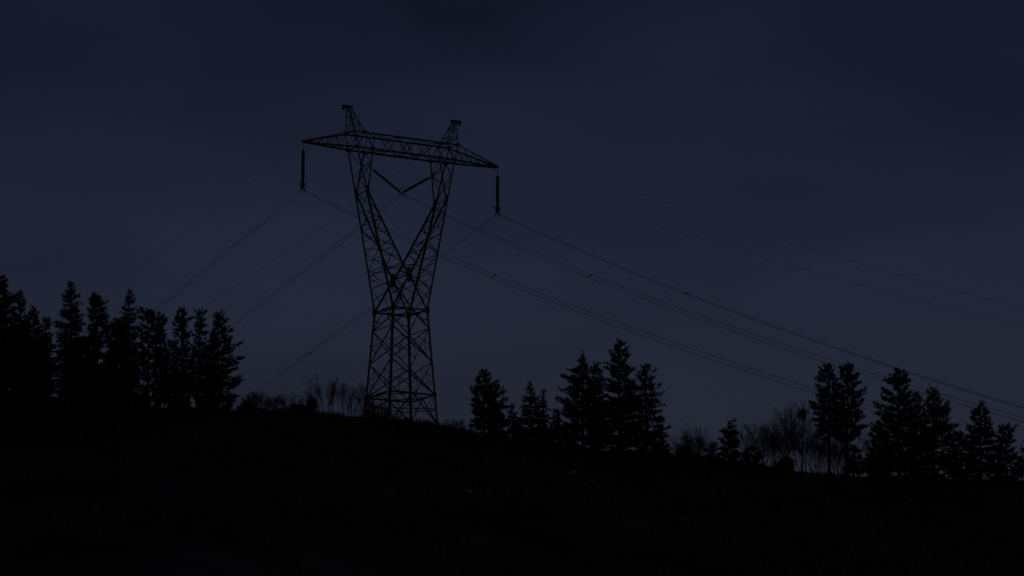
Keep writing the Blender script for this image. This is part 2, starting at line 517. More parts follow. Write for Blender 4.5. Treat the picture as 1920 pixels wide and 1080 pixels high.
for s in (-1, 1):
    bar('crossarm_brace', bot(5.8 * s, -1), bot(5.8 * s, 1), .1)
    bar('crossarm_brace', top(6.15 * s, -1), top(6.15 * s, 1), .09)
    bar('crossarm_brace', bot(3.95 * s, -1), bot(5.8 * s, 1), .06)
    n = 4
    for i in range(n):
        u0, u1 = lerp(5.8, TIP - .9, i / n), lerp(5.8, TIP - .9, (i + 1) / n)
        q = 1 if i % 2 else -1
        bar('crossarm_brace', bot(u0 * s, q), bot(u1 * s, -q), .055)
        if i:
            bar('crossarm_brace', bot(u0 * s, 1), bot(u0 * s, -1), .05)
    # solid end plates of the arm
    for t in (-1, 1):
        p = [bot((TIP - 1.05) * s, t), bot(TIP * s, t), top(TIP * s, t), top((TIP - 1.05) * s, t)]
        v = [x + vv * (k * .012) - BASE for k in (-1, 1) for x in p]
        me = bpy.data.meshes.new('end_plate')
        me.from_pydata(v, [], [(0, 1, 2, 3), (7, 6, 5, 4), (0, 4, 5, 1), (1, 5, 6, 2), (2, 6, 7, 3), (3, 7, 4, 0)])
        obj('end_plate', me, 'steel', pylon)
    # earth wire peak
    zp = ZP - .12
    pk = {(o, t): W(s * (6.52 if o else 6.12), t * .16, zp) for o in (0, 1) for t in (-1, 1)}
    ft = {(o, t): top((6.15 if o else 4.85) * s, t) for o in (0, 1) for t in (-1, 1)}
    for k in pk:
        bar('peak_leg', ft[k], pk[k], .1)
    faces = [((1, -1), (1, 1)), ((0, -1), (0, 1)), ((0, 1), (1, 1)), ((0, -1), (1, -1))]
    for a, b in faces:
        zigzag('peak_brace', ft[a], pk[a], ft[b], pk[b], 3, .055, 0, False, True)
    me = box_me('peak_bracket', W(s * 6.46, 0, ZP), uu * .56, vv * .2, Vector((0, 0, .10)), BASE)
    obj('peak_bracket', me, 'steel', pylon)
    me = box_me('earth_wire_clamp', W(s * 6.92, 0, ZP - .24), uu * .05, vv * .16, Vector((0, 0, .15)), BASE)
    obj('earth_wire_clamp', me, 'steel', pylon)

# ------------------------------------------------------------------ insulator strings
def lathe(prof, sides=12):
    v, f = [], []
    for z, r in prof:
        v += [(r * math.cos(2 * math.pi * i / sides), r * math.sin(2 * math.pi * i / sides), z) for i in range(sides)]
    for k in range(len(prof) - 1):
        f += [(k * sides + i, k * sides + (i + 1) % sides, (k + 1) * sides + (i + 1) % sides, (k + 1) * sides + i) for i in range(sides)]
    f.append(tuple(range(sides - 1, -1, -1)))
    f.append(tuple(range((len(prof) - 1) * sides, len(prof) * sides)))
    return v, f
def disc_mesh(r):
    v, f = lathe([(-.085, .05), (-.07, r * .8), (-.055, r), (-.02, r * .98), (.03, r * .72), (.05, r * .55), (.08, r * .5), (.085, .03)], 12)
    me = bpy.data.meshes.new('disc')
    me.from_pydata(v, [], f)
    me.materials.append(M['porcelain'])
    return me
DISC_A, DISC_B = disc_mesh(.205), disc_mesh(.15)
def tube_obj(name, pts, r, mat, parent, origin, sides=6):
    v, f = polytube(pts, r, sides)
    v = v - np.array(origin)
    return obj(name, mesh_np(name, v, f, 4), mat, parent)
def string_between(a, b, me, n, root, org):
    d = (b - a).normalized()
    q = d.to_track_quat('-Z', 'Y').to_euler()
    Ln = (b - a).length
    for i in range(n):
        o = obj('disc', me, None, root, a + d * (Ln * (i + .5) / n) - org)
        o.rotation_euler = q
        sc = Ln / n / .17
        o.scale = (1, 1, sc)
BUN = 0.225
CLAMPS = []
def bundle_clamps(root, c, org):
    """yoke plate with the two wire clamps, c = point midway between the wires"""
    me = box_me('yoke_plate', c + Vector((0, 0, .14)), uu * (BUN + .06), vv * .015, Vector((0, 0, .05)), org)
    yk = obj('yoke_plate', me, 'steel', root)
    for s in (-1, 1):
        pts = [c + uu * (s * BUN) + vv * x + Vector((0, 0, z)) for x, z in ((-.22, -.025), (-.1, .0), (.1, .0), (.22, -.03))]
        tube_obj('wire_clamp', pts, [.035, .065, .065, .035], 'steel', yk, org)
        me = box_me('clamp_link', c + uu * (s * BUN) + Vector((0, 0, .07)), uu * .02, vv * .03, Vector((0, 0, .07)), org)
        obj('clamp_link', me, 'steel', yk)
def horn(root, c, s, org):
    """racket shaped rod that curls out and up from the yoke"""
    pr = [(0, .13), (.16, .24), (.34, .44), (.49, .66), (.53, .78), (.47, .82), (.36, .76), (.30, .64), (.24, .48), (.1, .3), (0, .24)]
    tube_obj('arcing_horn', [c + uu * (s * a) + Vector((0, 0, b)) for a, b in pr], .032, 'steel', root, org, 5)
strings = []
for s, lab in ((-1, 'vertical insulator string hanging from the crossarm tip on the pine grove side'),
               (1, 'vertical insulator string hanging from the crossarm tip away from the pine grove')):
    tip = W(s * (TIP - .08), 0, ZB)
    root = empty('insulator_string', tip)
    tag(root, lab, 'insulator', 'insulator strings on the pylon')
    zc = 5.05
    c = tip - Vector((0, 0, zc))
    a, b = tip - Vector((0, 0, .92)), tip - Vector((0, 0, 4.72))
    tube_obj('hanger_link', [tip + Vector((0, 0, .1)), tip - Vector((0, 0, .5)), a - Vector((0, 0, .05))], .03, 'steel', root, tip)
    tube_obj('stay_link', [tip - uu * (s * .72) + Vector((0, 0, .05)), tip - uu * (s * .3) - Vector((0, 0, .42)), tip - Vector((0, 0, .74))], .02, 'steel', root, tip)
    string_between(a, b, DISC_A, 23, root, tip)
    tube_obj('core_rod', [a, (a + b) / 2, b - Vector((0, 0, .25))], .04, 'steel', root, tip)
    horn(root, c + Vector((0, 0, .02)), -1, tip)
    horn(root, c + Vector((0, 0, .02)), 1, tip)
    bundle_clamps(root, c, tip)
    CLAMPS.append((s * (TIP - .08), c.z))
VC = W(0, 0, ZB - 4.2)
vs = {}
for s, lab in ((-1, 'slanting insulator string of the V inside the fork, on the pine grove side'),
               (1, 'slanting insulator string of the V inside the fork, away from the pine grove')):
    za = ZB - 1.5
    at = W(s * 4.16, 0, za)
    root = empty('insulator_string', at)
    tag(root, lab, 'insulator', 'insulator strings on the pylon')
    end = VC + uu * (s * .12) + Vector((0, 0, .18))
    d = (end - at).normalized()
    Ln = (end - at).length
    tube_obj('hanger_link', [at, at + d * .5, at + d * 1.0], .035, 'steel', root, at)
    string_between(at + d * .95, end - d * .15, DISC_B, 23, root, at)
    tube_obj('core_rod', [at + d * .9, at + d * 2, end], .04, 'steel', root, at)
    q = 'fork_brace'
    bar(q, inner(s, 1, za), inner(s, -1, za), .09)
    vs[s] = root
org = Vector(vs[1].location)
bundle_clamps(vs[1], VC, org)
pts = [VC + uu * (.1 + .28 * math.cos(x)) + Vector((0, 0, .42 + .26 * math.sin(x))) for x in np.linspace(-1.9, 3.4, 18)]
tube_obj('arcing_horn', [VC + Vector((0, 0, .17))] + pts, .03, 'steel', vs[1], org, 5)
CLAMPS.insert(1, (0.0, VC.z))

# ------------------------------------------------------------------ conductors
def on_line(u, px, py):
    """where the sight line through a pixel meets the vertical plane of a wire: distance along the line, height"""
    a, b = (px - 960) / F_PX, (540 - py) / F_PX
    d = Vector((a, cp - b * sp, sp + b * cp))
    o = Vector((TX, TY, 0)) + uu * u
    # camera + k d = o + w vv in plan
    A = np.array([[d.x, -vv.x], [d.y, -vv.y]])
    k, w = np.linalg.solve(A, np.array([o.x, o.y]))
    return w, CAM_Z + k * d.z
def fit(data):
    rows, rhs = [], []
    for u, z0, pts in data:
        for p in pts:
            w, z = on_line(u, *p)
            rows.append([w, w * w])
            rhs.append(z - z0)
    return np.linalg.lstsq(np.array(rows), np.array(rhs), rcond=None)[0]
uL, uM, uR = CLAMPS[0][0], CLAMPS[1][0], CLAMPS[2][0]
zL, zM, zR = CLAMPS[0][1], CLAMPS[1][1], CLAMPS[2][1]
right_c = fit([(uL, zL, [(925, 513), (1300, 650), (1525, 722)]), (uM, zM, [(1105, 518), (1300, 593), (1595, 692), (1918, 789)]),
               (uR, zR, [(1287, 549), (1685, 692), (1918, 764)])])
left_c = fit([(uL, zL, [(430, 468), (285, 582)]), (uM, zM, [(600, 487), (428, 617)]), (uR, zR, [(695, 580), (580, 664), (470, 742)])])
uE = 6.92
zE = ZP - .36
right_e = fit([(-uE, zE, [(1319, 452), (1595, 532), (1918, 612)]), (uE, zE, [(1389, 423), (1580, 484), (1918, 577)])])
left_e = fit([(-uE, zE, [(478, 333), (278, 483), (189, 544)]), (uE, zE, [(639, 405), (394, 572)])])
def wire_z(z0, w, r, l, extra=0.0):
    c = r if w > 0 else l
    a, b = c
    z = z0 + a * w + b * w * w
    return z - extra * min(1.0, abs(w) / 30.0)
def wire(u, z0, r, l, rad, label, group, extra=0.0):
    ws = np.concatenate([np.arange(-110, -1, 3.0), [-.6, -.2, 0, .2, .6], np.arange(2, 170, 3.0)])
    pts = [W(u, w, wire_z(z0, w, r, l, extra if w > 0 else 0)) for w in ws]
    o = W(u, 0, z0)
    v, f = polytube(pts, rad, 6)
    ob = obj('earth_wire' if rad < .01 else 'conductor_wire', mesh_np('wire', v - np.array(o), f, 4), 'alu', None, o)
    tag(ob, label, 'wire', group)
    return ob
names = {0: 'crossarm tip on the pine grove side', 1: 'V of insulators inside the fork', 2: 'crossarm tip away from the pine grove'}
for i, (u, z) in enumerate(CLAMPS):
    for s in (-1, 1):
        wire(u + s * BUN, z, right_c, left_c, .019, 'thin twin power line wire clamped below the ' + names[i], 'wires of the bundle below the ' + names[i],
             extra=(.26, .26, .05)[i] if s < 0 else 0.0)
wire(-uE, zE, right_e, left_e, .0095, 'very thin earth wire on the pylon peak beside the pine grove', 'earth wires on the pylon peaks')
wire(uE, zE, right_e, left_e, .0095, 'very thin earth wire on the pylon peak away from the pine grove', 'earth wires on the pylon peaks')
for i, px, py, lab in ((0, 925, 513, 'bundle spacer on the valley side of the wires from the grove side tip'), (1, 1105, 518, 'bundle spacer on the valley side of the wires from the V insulators'),
                       (2, 1287, 549, 'bundle spacer on the valley side of the wires from the tip away from the grove'), (2, 580, 664, 'bundle spacer seen behind the pylon above the bare shrubs')):
    u, z0 = CLAMPS[i]
    w, _ = on_line(u, px, py)
    ex = (.26, .26, .05)[i] if w > 0 else 0.0
    a, b = W(u - BUN, w, wire_z(z0, w, right_c, left_c, ex)), W(u + BUN, w, wire_z(z0, w, right_c, left_c, 0))
    m = (a + b) / 2
    root = empty('bundle_spacer', m)
    tag(root, lab, 'spacer', 'spacers between the twin wires')
    d = (b - a).normalized()
    tube_obj('spacer_bar', [a, m, b], .045, 'steel', root, m)
    for q in (a, b):
        tube_obj('spacer_clamp', [q - vv * .13, q, q + vv * .13], [.05, .065, .05], 'steel', root, m)

# ------------------------------------------------------------------ foliage
def tuft_mesh(cent, dirs, size, n, spread, width, rg):
    """needle tufts: n slim triangles fanning out of every centre"""
    m = len(cent)
    d = dirs[:, None, :] + rg.normal(0, spread, (m, n, 3))
    d /= np.linalg.norm(d, axis=2, keepdims=True)
    ln = size[:, None, None] * rg.uniform(.6, 1.15, (m, n, 1))
    s = np.cross(d, rg.normal(0, 1, (m, n, 3)))
    s /= np.maximum(np.linalg.norm(s, axis=2, keepdims=True), 1e-6)
    hw = size[:, None, None] * width
    c = cent[:, None, :] - d * ln * .25
    V = np.stack([c - s * hw, c + s * hw, c + d * ln * 1.25], 2).reshape(-1, 3)
    return V, np.arange(len(V)).reshape(-1, 3)

def conifer(x0, Y, outline, label, style='pine', dens=1.0, group='pines along the ridge', lean=0.0):
    rg = np.random.default_rng(int(x0 * 13 + Y) % 100000)
    tp = P((outline[0][1] + outline[0][2]) / 2, outline[0][0], Y)
    xb = P(x0, outline[-1][0], Y).x
    zb = gz(xb, Y)
    base = Vector((xb, Y, zb))
    H = tp.z - zb
    zs = np.array([P(x0, o[0], Y).z - zb for o in outline])[::-1]
    xl = np.array([P(o[1], o[0], Y).x - xb for o in outline])[::-1]
    xr = np.array([P(o[2], o[0], Y).x - xb for o in outline])[::-1]
    spruce = style == 'spruce'
    root = empty('spruce_tree' if spruce else 'pine_tree', base)
    tag(root, label, 'tree', group)
    # trunk with a slight sway
    nt_ = 12
    tz = np.linspace(-.5, H * .985, nt_)
    k = np.clip(tz / H, 0, 1)
    sway = np.cumsum(rg.normal(0, .035, (nt_, 2)), 0) * (1 - k[:, None]) * k[:, None] * 3
    def axis_at(z):
        kk = np.clip(z / H, 0, 1)
        return np.stack([np.interp(z, tz, sway[:, 0]) + (tp.x - xb) * kk ** 1.3, np.interp(z, tz, sway[:, 1]), z], -1)
    tpts = axis_at(tz)
    r0 = .012 * H + .05
    v, f = polytube(tpts, r0 * (1 - k) ** .8 + .018, 8)
    tr = obj('trunk', mesh_np('trunk', v, f, 4), 'bark', root)
    # branches in whorls
    S0, S1, R0, R1 = [], [], [], []
    TC, TD, TS = [], [], []
    z = max(zs[0], .6)
    gap = .33 if spruce else .36
    while z < H - .12:
        k_ = z / H
        a_l, a_r = np.interp(z, zs, xl), np.interp(z, zs, xr)
        ax = axis_at(np.array([z]))[0]
        rl, rr = max(.1, ax[0] - a_l), max(.1, a_r - ax[0])
        nb = (7 if spruce else 6) if k_ < .78 else 5
        off = rg.uniform(0, 6.28)
        irr = rg.uniform(.7, 1.12)
        for j in range(nb):
            az = off + 6.283 * j / nb + rg.normal(0, .25)
            c = math.cos(az)
            Rm = rl * (1 - c) / 2 + rr * (1 + c) / 2
            Ln = Rm * min(1.12, irr * rg.uniform(.68, 1.2)) + .10 * (1 - k_)
            if rg.random() > .9 * dens + .1 and k_ < .93:
                Ln *= rg.uniform(.3, .7)
            el = math.radians((-6 + 38 * k_ ** 2) + rg.normal(0, 7)) if not spruce else math.radians(-14 + 46 * k_ ** 2.5 + rg.normal(0, 5))
            d = np.array([c, math.sin(az), math.tan(el)])
            p0 = ax + np.array([0, 0, rg.uniform(-.2, .2)])
            up = (.16 if not spruce else .10) * Ln
            mid = p0 + d * Ln * .55
            end = p0 + d * Ln + np.array([0, 0, up])
            br = .012 + .012 * Ln
            S0 += [p0, mid]; S1 += [mid, end]; R0 += [br, br * .7]; R1 += [br * .7, .006]
            nt2 = int(max(3, (Ln * (12 if not spruce else 14) + 2) * dens * (1.35 if k_ < .6 else 1.0)))
            s = rg.uniform(.12 if Ln > .6 else .0, 1.0, nt2) ** .85
            pos = np.where(s[:, None] < .55, p0 + (mid - p0) * (s[:, None] / .55), mid + (end - mid) * ((s[:, None] - .55) / .45))
            lat = np.array([-math.sin(az), c, 0])
            wv = (.20 if not spruce else .24) * Ln * (1.15 - .6 * s)
            lo = rg.normal(0, 1, nt2) * np.minimum(wv, .55)
            pos = pos + lat * lo[:, None] + np.array([0, 0, 1]) * (rg.normal(.03, .07 if spruce else .12, nt2) + (-.06 * np.abs(lo) if spruce else .08 * np.abs(lo)))[:, None]
            # clumps: pull the tufts of a pine together towards a few twig ends
            if not spruce and nt2 > 5:
                nc = max(2, nt2 // 5)
                cc = pos[rg.choice(nt2, nc, replace=False)]
                w_ = rg.integers(0, nc, nt2)
                pos = pos * .42 + cc[w_] * .58 + rg.normal(0, .05, (nt2, 3))
            dd = np.tile(np.array([c, math.sin(az), .75 if not spruce else .15]), (nt2, 1)) + lat * np.sign(lo)[:, None] * .5
            dd /= np.linalg.norm(dd, axis=1, keepdims=True)
            TC.append(pos); TD.append(dd)
            TS.append(rg.uniform(.17, .30, nt2) * (1.0 if not spruce else .85) * (.62 + .5 * min(1, Ln)))
        z += gap * rg.uniform(.65, 1.35) * (1 if k_ < .85 else .7)
    # leader
    lt = axis_at(np.linspace(H * .93, H, 8))
    TC.append(lt); TD.append(np.tile([0, 0, 1.], (8, 1))); TS.append(np.full(8, .2))
    v, f = tubes(S0, S1, np.array(R0), np.array(R1), 3)
    br = obj('branches', mesh_np('branches', v, f, 4), 'bark', tr)
    br['kind'] = 'stuff'
    v, f = tuft_mesh(np.concatenate(TC), np.concatenate(TD), np.concatenate(TS), 8, .62 if not spruce else .5, .13, rg)
    cr = obj('crown', mesh_np('crown', v, f, 3), 'needle_b' if spruce else 'needle', root)
    cr['kind'] = 'stuff'
    return root

G1, G2, G3 = 'conifers of the tall grove', 'conifers beside the pylon clearing', 'conifers at the low end of the ridge'
TREES = [
 (-8, 372, [(515,-12,-4),(545,-25,20),(580,-45,35),(620,-60,50),(680,-70,60),(740,-70,70),(800,-60,60)], 'dense tall pine with broad crown at the thick end of the grove', 'pine', 1.3, G1),
 (30, 368, [(602,24,34),(640,-6,66),(700,-20,88),(780,-20,95),(810,-15,90)], 'low broad pine in front of the tall pine ending the grove', 'pine', 1.3, G1),
 (38, 393, [(546,34,41),(565,28,48),(590,20,58),(640,10,75),(770,10,80)], 'slim pale topped pine behind the tall pine ending the grove', 'pine', .8, G1),
 (62, 384, [(578,58,66),(595,48,74),(630,35,85),(700,25,100),(790,25,100)], 'rounded pine sloping down from the grove end towards the gap', 'pine', 1.2, G1),
 (86, 379, [(594,84,89),(612,78,98),(640,72,102),(690,66,108),(790,60,112)], 'short narrow pine in the gap before the tallest spruce', 'pine', 1.1, G1),
 (132, 380, [(528,130,135),(545,122,143),(570,115,150),(590,106,155),(603,104,158),(640,98,162),(700,92,170),(790,90,175)], 'tallest pointed spruce of the grove with tiered branches', 'spruce', 1.2, G1),
 (182, 376, [(554,176,184),(565,163,192),(580,164,205),(600,165,212),(640,158,222),(700,150,225),(790,150,225)], 'bushy pine with blunt top between the two pointed spruces', 'pine', 1.3, G1),
 (243, 397, [(543,241,245),(560,234,252),(575,228,261),(600,226,262),(640,215,268),(700,210,270),(775,210,270)], 'slim pointed spruce standing behind the pines of the grove', 'spruce', 1.0, G1),
 (222, 373, [(600,216,228),(620,205,240),(660,198,250),(720,190,255),(790,190,260)], 'low dense pine below the slim spruce', 'pine', 1.3, G1),
 (150, 369, [(640,142,160),(670,120,190),(720,105,205),(800,100,215)], 'low dense pine at the foot of the tallest spruce', 'pine', 1.3, G1),
 (277, 388, [(580,270,286),(592,260,296),(610,256,306),(640,258,312),(680,258,312),(720,262,308),(765,268,300)], 'flat topped pine with bare lower trunk next to the slim spruce', 'pine', .95, G1),
 (300, 393, [(594,293,306),(606,290,314),(630,288,318),(680,284,322),(745,285,320)], 'smaller rounded pine leaning out from the flat topped pine', 'pine', .9, G1),
 (341, 386, [(580,336,346),(592,330,354),(606,327,358),(640,316,362),(680,312,366),(730,316,364),(770,322,360)], 'pine with domed crown and straight trunk, third from the open end of the grove', 'pine', .95, G1),
 (370, 391, [(583,366,380),(594,361,388),(610,362,390),(640,358,394),(690,350,396),(745,350,394)], 'narrow pine squeezed between the two last pines of the grove', 'pine', .9, G1),
 (408, 383, [(588,401,413),(600,397,424),(616,396,428),(640,390,440),(655,388,446),(676,386,458),(705,384,459),(738,384,455),(775,386,450)], 'last pine of the grove with a ragged side towards the pylon', 'pine', 1.05, G1),
 (907, 392, [(697,900,911),(712,889,922),(734,880,932),(757,875,940),(778,874,948),(825,880,955)], 'rounded pine standing nearest the pylon foot', 'pine', 1.05, G2),
 (933, 398, [(714,927,934),(728,922,946),(748,918,949),(780,915,955),(825,915,960)], 'paler pine just behind the pine nearest the pylon foot', 'pine', .9, G2),
 (960, 394, [(758,956,962),(772,950,970),(800,945,975),(835,945,978)], 'low young pine in the dip beside the small pointed spruce', 'pine', 1.0, G2),
 (994, 390, [(716,992,996),(730,986,1002),(750,981,1012),(770,978,1022),(800,972,1032),(835,970,1035)], 'small pointed spruce between the rounded pine and the big clump', 'spruce', 1.0, G2),
 (1019, 393, [(733,1015,1023),(745,1010,1025),(770,1002,1028),(835,1000,1035)], 'slender pine touching the small pointed spruce', 'pine', .9, G2),
 (1093, 384, [(663,1090,1095),(676,1085,1097),(690,1078,1106),(703,1066,1110),(722,1044,1118),(740,1041,1122),(766,1034,1130),(800,1030,1135),(855,1030,1140)], 'broad pine with sparse tip in front of the highest pine of the clump', 'pine', 1.1, G2),
 (1118, 389, [(681,1113,1121),(694,1106,1129),(715,1100,1135),(760,1095,1145),(850,1090,1150)], 'pine filling the middle of the big clump', 'pine', 1.0, G2),
 (1161, 382, [(638,1158,1164),(650,1150,1172),(664,1145,1182),(682,1134,1184),(700,1132,1192),(730,1128,1205),(780,1120,1215),(865,1110,1225)], 'highest pine of the big clump with open pointed top', 'pine', 1.1, G2),
 (1210, 390, [(684,1204,1214),(696,1195,1226),(716,1188,1234),(740,1182,1244),(773,1180,1250),(787,1178,1265),(814,1178,1252),(845,1175,1266),(875,1180,1262)], 'loose pine on the downhill side of the big clump', 'pine', .85, G2),
 (1371, 384, [(789,1368,1375),(802,1358,1384),(815,1346,1393),(835,1342,1395),(885,1338,1400)], 'small dark pine between two bare shrubs', 'pine', 1.1, G3),
 (1554, 386, [(689,1549,1558),(704,1533,1568),(725,1526,1575),(742,1519,1578),(770,1516,1580),(795,1518,1585),(818,1524,1580)], 'pine with pointed top and bare trunk beside the bare tree', 'pine', 1.15, G3),
 (1586, 384, [(687,1578,1598),(700,1570,1608),(724,1566,1620),(736,1562,1617),(752,1560,1631),(775,1560,1622),(800,1562,1630),(822,1566,1620)], 'blunt topped pine with long side branches, twin of the pointed one', 'pine', 1.15, G3),
 (1686, 388, [(697,1681,1691),(710,1670,1702),(724,1660,1710),(735,1651,1712),(752,1640,1718),(790,1635,1728),(905,1630,1735)], 'dense tall pine under the power lines past the twin pines', 'pine', 1.25, G3),
 (1719, 392, [(739,1713,1723),(755,1706,1732),(800,1700,1745),(905,1700,1750)], 'low pine between the dense pine and the airy pine', 'pine', 1.0, G3),
 (1750, 389, [(728,1745,1754),(742,1736,1764),(752,1730,1776),(777,1726,1788),(800,1722,1798),(830,1720,1810),(905,1715,1815)], 'airy pine with see-through top under the power lines', 'pine', 1.0, G3),
 (1839, 391, [(755,1835,1842),(770,1826,1853),(782,1814,1858),(796,1812,1866),(820,1808,1880),(915,1800,1890)], 'conical pine under the lowest wires at the end of the row', 'pine', 1.05, G3),
 (1886, 387, [(800,1881,1891),(815,1868,1904),(830,1860,1912),(915,1855,1925)], 'low bushy pine leaning against the conical pine', 'pine', 1.05, G3),
 (1940, 390, [(815,1935,1945),(840,1912,1960),(915,1900,1970)], 'half hidden pine just past the low bushy pine', 'pine', 1.05, G3),
 (1045, 380, [(772,1040,1050),(790,1028,1060),(815,1020,1068),(855,1018,1072)], 'low young pine in front of the broad pine with sparse tip', 'pine', 1.1, G2),
 (972, 387, [(786,967,976),(800,958,984),(838,952,992)], 'very low young pine just before the small pointed spruce', 'pine', 1.1, G2),
 (1236, 381, [(800,1231,1241),(820,1218,1252),(870,1208,1268)], 'low young pine at the downhill foot of the loose pine', 'pine', 1.1, G2),
 (1648, 382, [(790,1644,1652),(810,1632,1662),(850,1622,1672),(905,1618,1680)], 'low young pine filling the gap after the twin pines', 'pine', 1.1, G3),
 (1600, 392, [(838,1594,1606),(855,1576,1622),(900,1566,1634)], 'bushy low pine between the trunks of the twin pines', 'pine', 1.2, G3),
 (1800, 384, [(812,1795,1805),(830,1782,1818),(860,1774,1828),(915,1770,1834)], 'low young pine between the airy pine and the conical pine', 'pine', 1.1, G3),
 (1410, 383, [(838,1404,1416),(852,1390,1430),(895,1382,1442)], 'low spreading pine under the tall fan shaped shrub', 'pine', 1.1, G3),
 (1335, 384, [(832,1330,1340),(848,1318,1352),(885,1312,1360)], 'low spreading pine beside the small dark pine', 'pine', 1.1, G3),
 (318, 396, [(640,314,322),(660,306,330),(700,298,340),(770,292,346)], 'thin shaded pine standing behind the domed pine of the grove', 'pine', .9, G1),
 (388, 396, [(650,384,392),(670,376,400),(710,368,408),(770,366,412)], 'thin shaded pine standing behind the last pine of the grove', 'pine', .9, G1),
]
for t in TREES:
    conifer(*t[:3], t[3], t[4], t[5], t[6])

# ------------------------------------------------------------------ bare trees and shrubs
def bare(name, x0, Y, ytop, hw, label, cat, stems, depth=4, thick=.05, spread=.4, clump=None, group='bare shrubs on the ridge'):
    rg = np.random.default_rng(int(x0 * 7 + ytop))
    X = P(x0, 800, Y).x
    zb = gz(X, Y)
    base = Vector((X, Y, zb))
    H = P(x0, ytop, Y).z - zb
    Rw = hw * Y / F_PX
    root = empty(name, base)
    tag(root, label, cat, group)
    S0, S1, R0, R1 = [], [], [], []
    def grow(p, d, ln, r, lev):
        n = 7 if lev == 1 else 4 if lev == 2 else 3
        for i in range(n):
            d = d + rg.normal(0, .10, 3) + np.array([0, 0, .03])
            d /= np.linalg.norm(d)
            q = p + d * ln / n
            t0, t1 = i / n, (i + 1) / n
            S0.append(p); S1.append(q); R0.append(r * (1 - .75 * t0)); R1.append(r * (1 - .75 * t1))
            p = q
            if lev < depth and .12 < t1 < .95:
                for _ in range(1 + (rg.random() < (.6 if lev < 3 else .25))):
                    e = d + rg.normal(0, spread, 3) + np.array([0, 0, .10])
                    e /= np.linalg.norm(e)
                    cl = ln * (1.12 - t1) * rg.uniform(.55, .9)
                    if cl > .28:
                        grow(p, e, cl, r * (1 - .75 * t1) * .6, lev + 1)
    for i in range(stems):
        off = np.array([rg.uniform(-1, 1) * Rw * .6, rg.uniform(-1, 1) * Rw * .6, 0]) if stems > 1 else np.zeros(3)
        off[2] = gz(X + off[0], Y + off[1]) - zb - .05
        d = np.array([off[0] / max(Rw, .1) * .42 + rg.normal(0, .13), rg.normal(0, .15), 1.])
        grow(off, d / np.linalg.norm(d), H * rg.uniform(.66, 1.08), thick * rg.uniform(.7, 1.1), 1)
    if clump:                                             # the leader that carries the mistletoe
        c = np.array(P(*clump[:2], Y) - base)
        e = c + np.array([-.1, 0, P(x0, ytop, Y).z - base.z - c[2]])
        ks = [np.array([c[0] * .6, 0, -.05]), c * np.array([.8, 1, .5]), c, e]
        for i in range(3):
            S0.append(ks[i]); S1.append(ks[i + 1]); R0.append(thick * (1.2 - .35 * i)); R1.append(thick * (.85 - .35 * i))
        for k in np.linspace(.25, .95, 16):
            p = ks[0] + (e - ks[0]) * k
            p[0] = np.interp(p[2], [q[2] for q in ks], [q[0] for q in ks])
            d = np.array([rg.normal(0, .6), rg.normal(0, .6), .8])
            grow(p, d / np.linalg.norm(d), H * .42 * (1.15 - k), thick * .5 * (1.1 - k), 2)
    v, f = tubes(S0, S1, np.maximum(np.array(R0), .007), np.maximum(np.array(R1), .005), 3)
    o = obj('twigs', mesh_np('twigs', v, f, 4), 'twig', root)
    o['kind'] = 'stuff'
    if clump:
        n = 150
        c = np.array(P(*clump[:2], Y) - base)
        q = rg.normal(0, 1, (n, 3))
        q /= np.linalg.norm(q, axis=1, keepdims=True)
        pos = c + q * rg.uniform(.2, 1, (n, 1)) * clump[2]
        v, f = tuft_mesh(pos, q, np.full(n, .22), 5, .5, .14, rg)
        o = obj('mistletoe_clump', mesh_np('mistletoe_clump', v, f, 3), 'scrub', root)
        o['kind'] = 'stuff'
    return root
bare('bare_shrub', 484, 392, 733, 30, 'fine twigged bare shrub where the grove ends', 'shrub', 24, 4, .028)
bare('bare_shrub', 541, 394, 732, 24, 'small bare shrub halfway from the grove to the bare tree', 'shrub', 10, 4, .026)
bare('bare_tree', 610, 391, 706, 30, 'leafless young tree with open branches beside the compact dark bush', 'tree', 6, 5, .055, .4)
bare('bare_tree', 648, 393, 710, 24, 'leafless forked young tree close beside the pylon leg', 'tree', 5, 5, .05, .38)
bare('bare_shrub', 678, 394, 716, 10, 'thin upright bare saplings against the pylon leg', 'shrub', 5, 4, .024, .3)
bare('bare_shrub', 720, 384, 760, 34, 'tangled bare bush at the foot of the pylon legs', 'shrub', 16, 5, .032, .5)
bare('bare_shrub', 851, 393, 782, 24, 'low bare shrub between the pylon and the rounded pine', 'shrub', 10, 4, .026)
bare('bare_shrub', 1308, 388, 800, 34, 'wide fan shaped bare shrub past the big pine clump', 'shrub', 20, 4, .03)
bare('bare_shrub', 1424, 389, 788, 34, 'tall fan shaped bare shrub past the small dark pine', 'shrub', 20, 4, .03)
bare('bare_tree', 1500, 388, 752, 34, 'bare tree with a dark mistletoe clump beside the twin pines', 'tree', 6, 5, .06, .36, (1505, 777, .62))
bare('bare_shrub', 1655, 383, 815, 20, 'bare shrub between the twin pines and the dense pine', 'shrub', 9, 4, .028)

bare('bare_shrub', 1530, 392, 800, 26, 'bare shrub between the bare tree and the twin pine trunks', 'shrub', 16, 4, .03)
bare('bare_shrub', 1575, 394, 806, 24, 'bare shrub growing behind the twin pine trunks', 'shrub', 16, 4, .03)
bare('bare_shrub', 1462, 391, 800, 20, 'bare shrub between the tall fan shrub and the bare tree', 'shrub', 12, 4, .028)
bare('bare_shrub', 1270, 390, 828, 16, 'small bare shrub at the edge of the big pine clump', 'shrub', 9, 4, .026)
bare('bare_shrub', 512, 395, 742, 16, 'thin bare shrub beside the fine twigged shrub', 'shrub', 9, 4, .024)
bare('bare_shrub', 700, 396, 752, 18, 'bare twigs rising inside the pylon foot', 'shrub', 10, 4, .026)

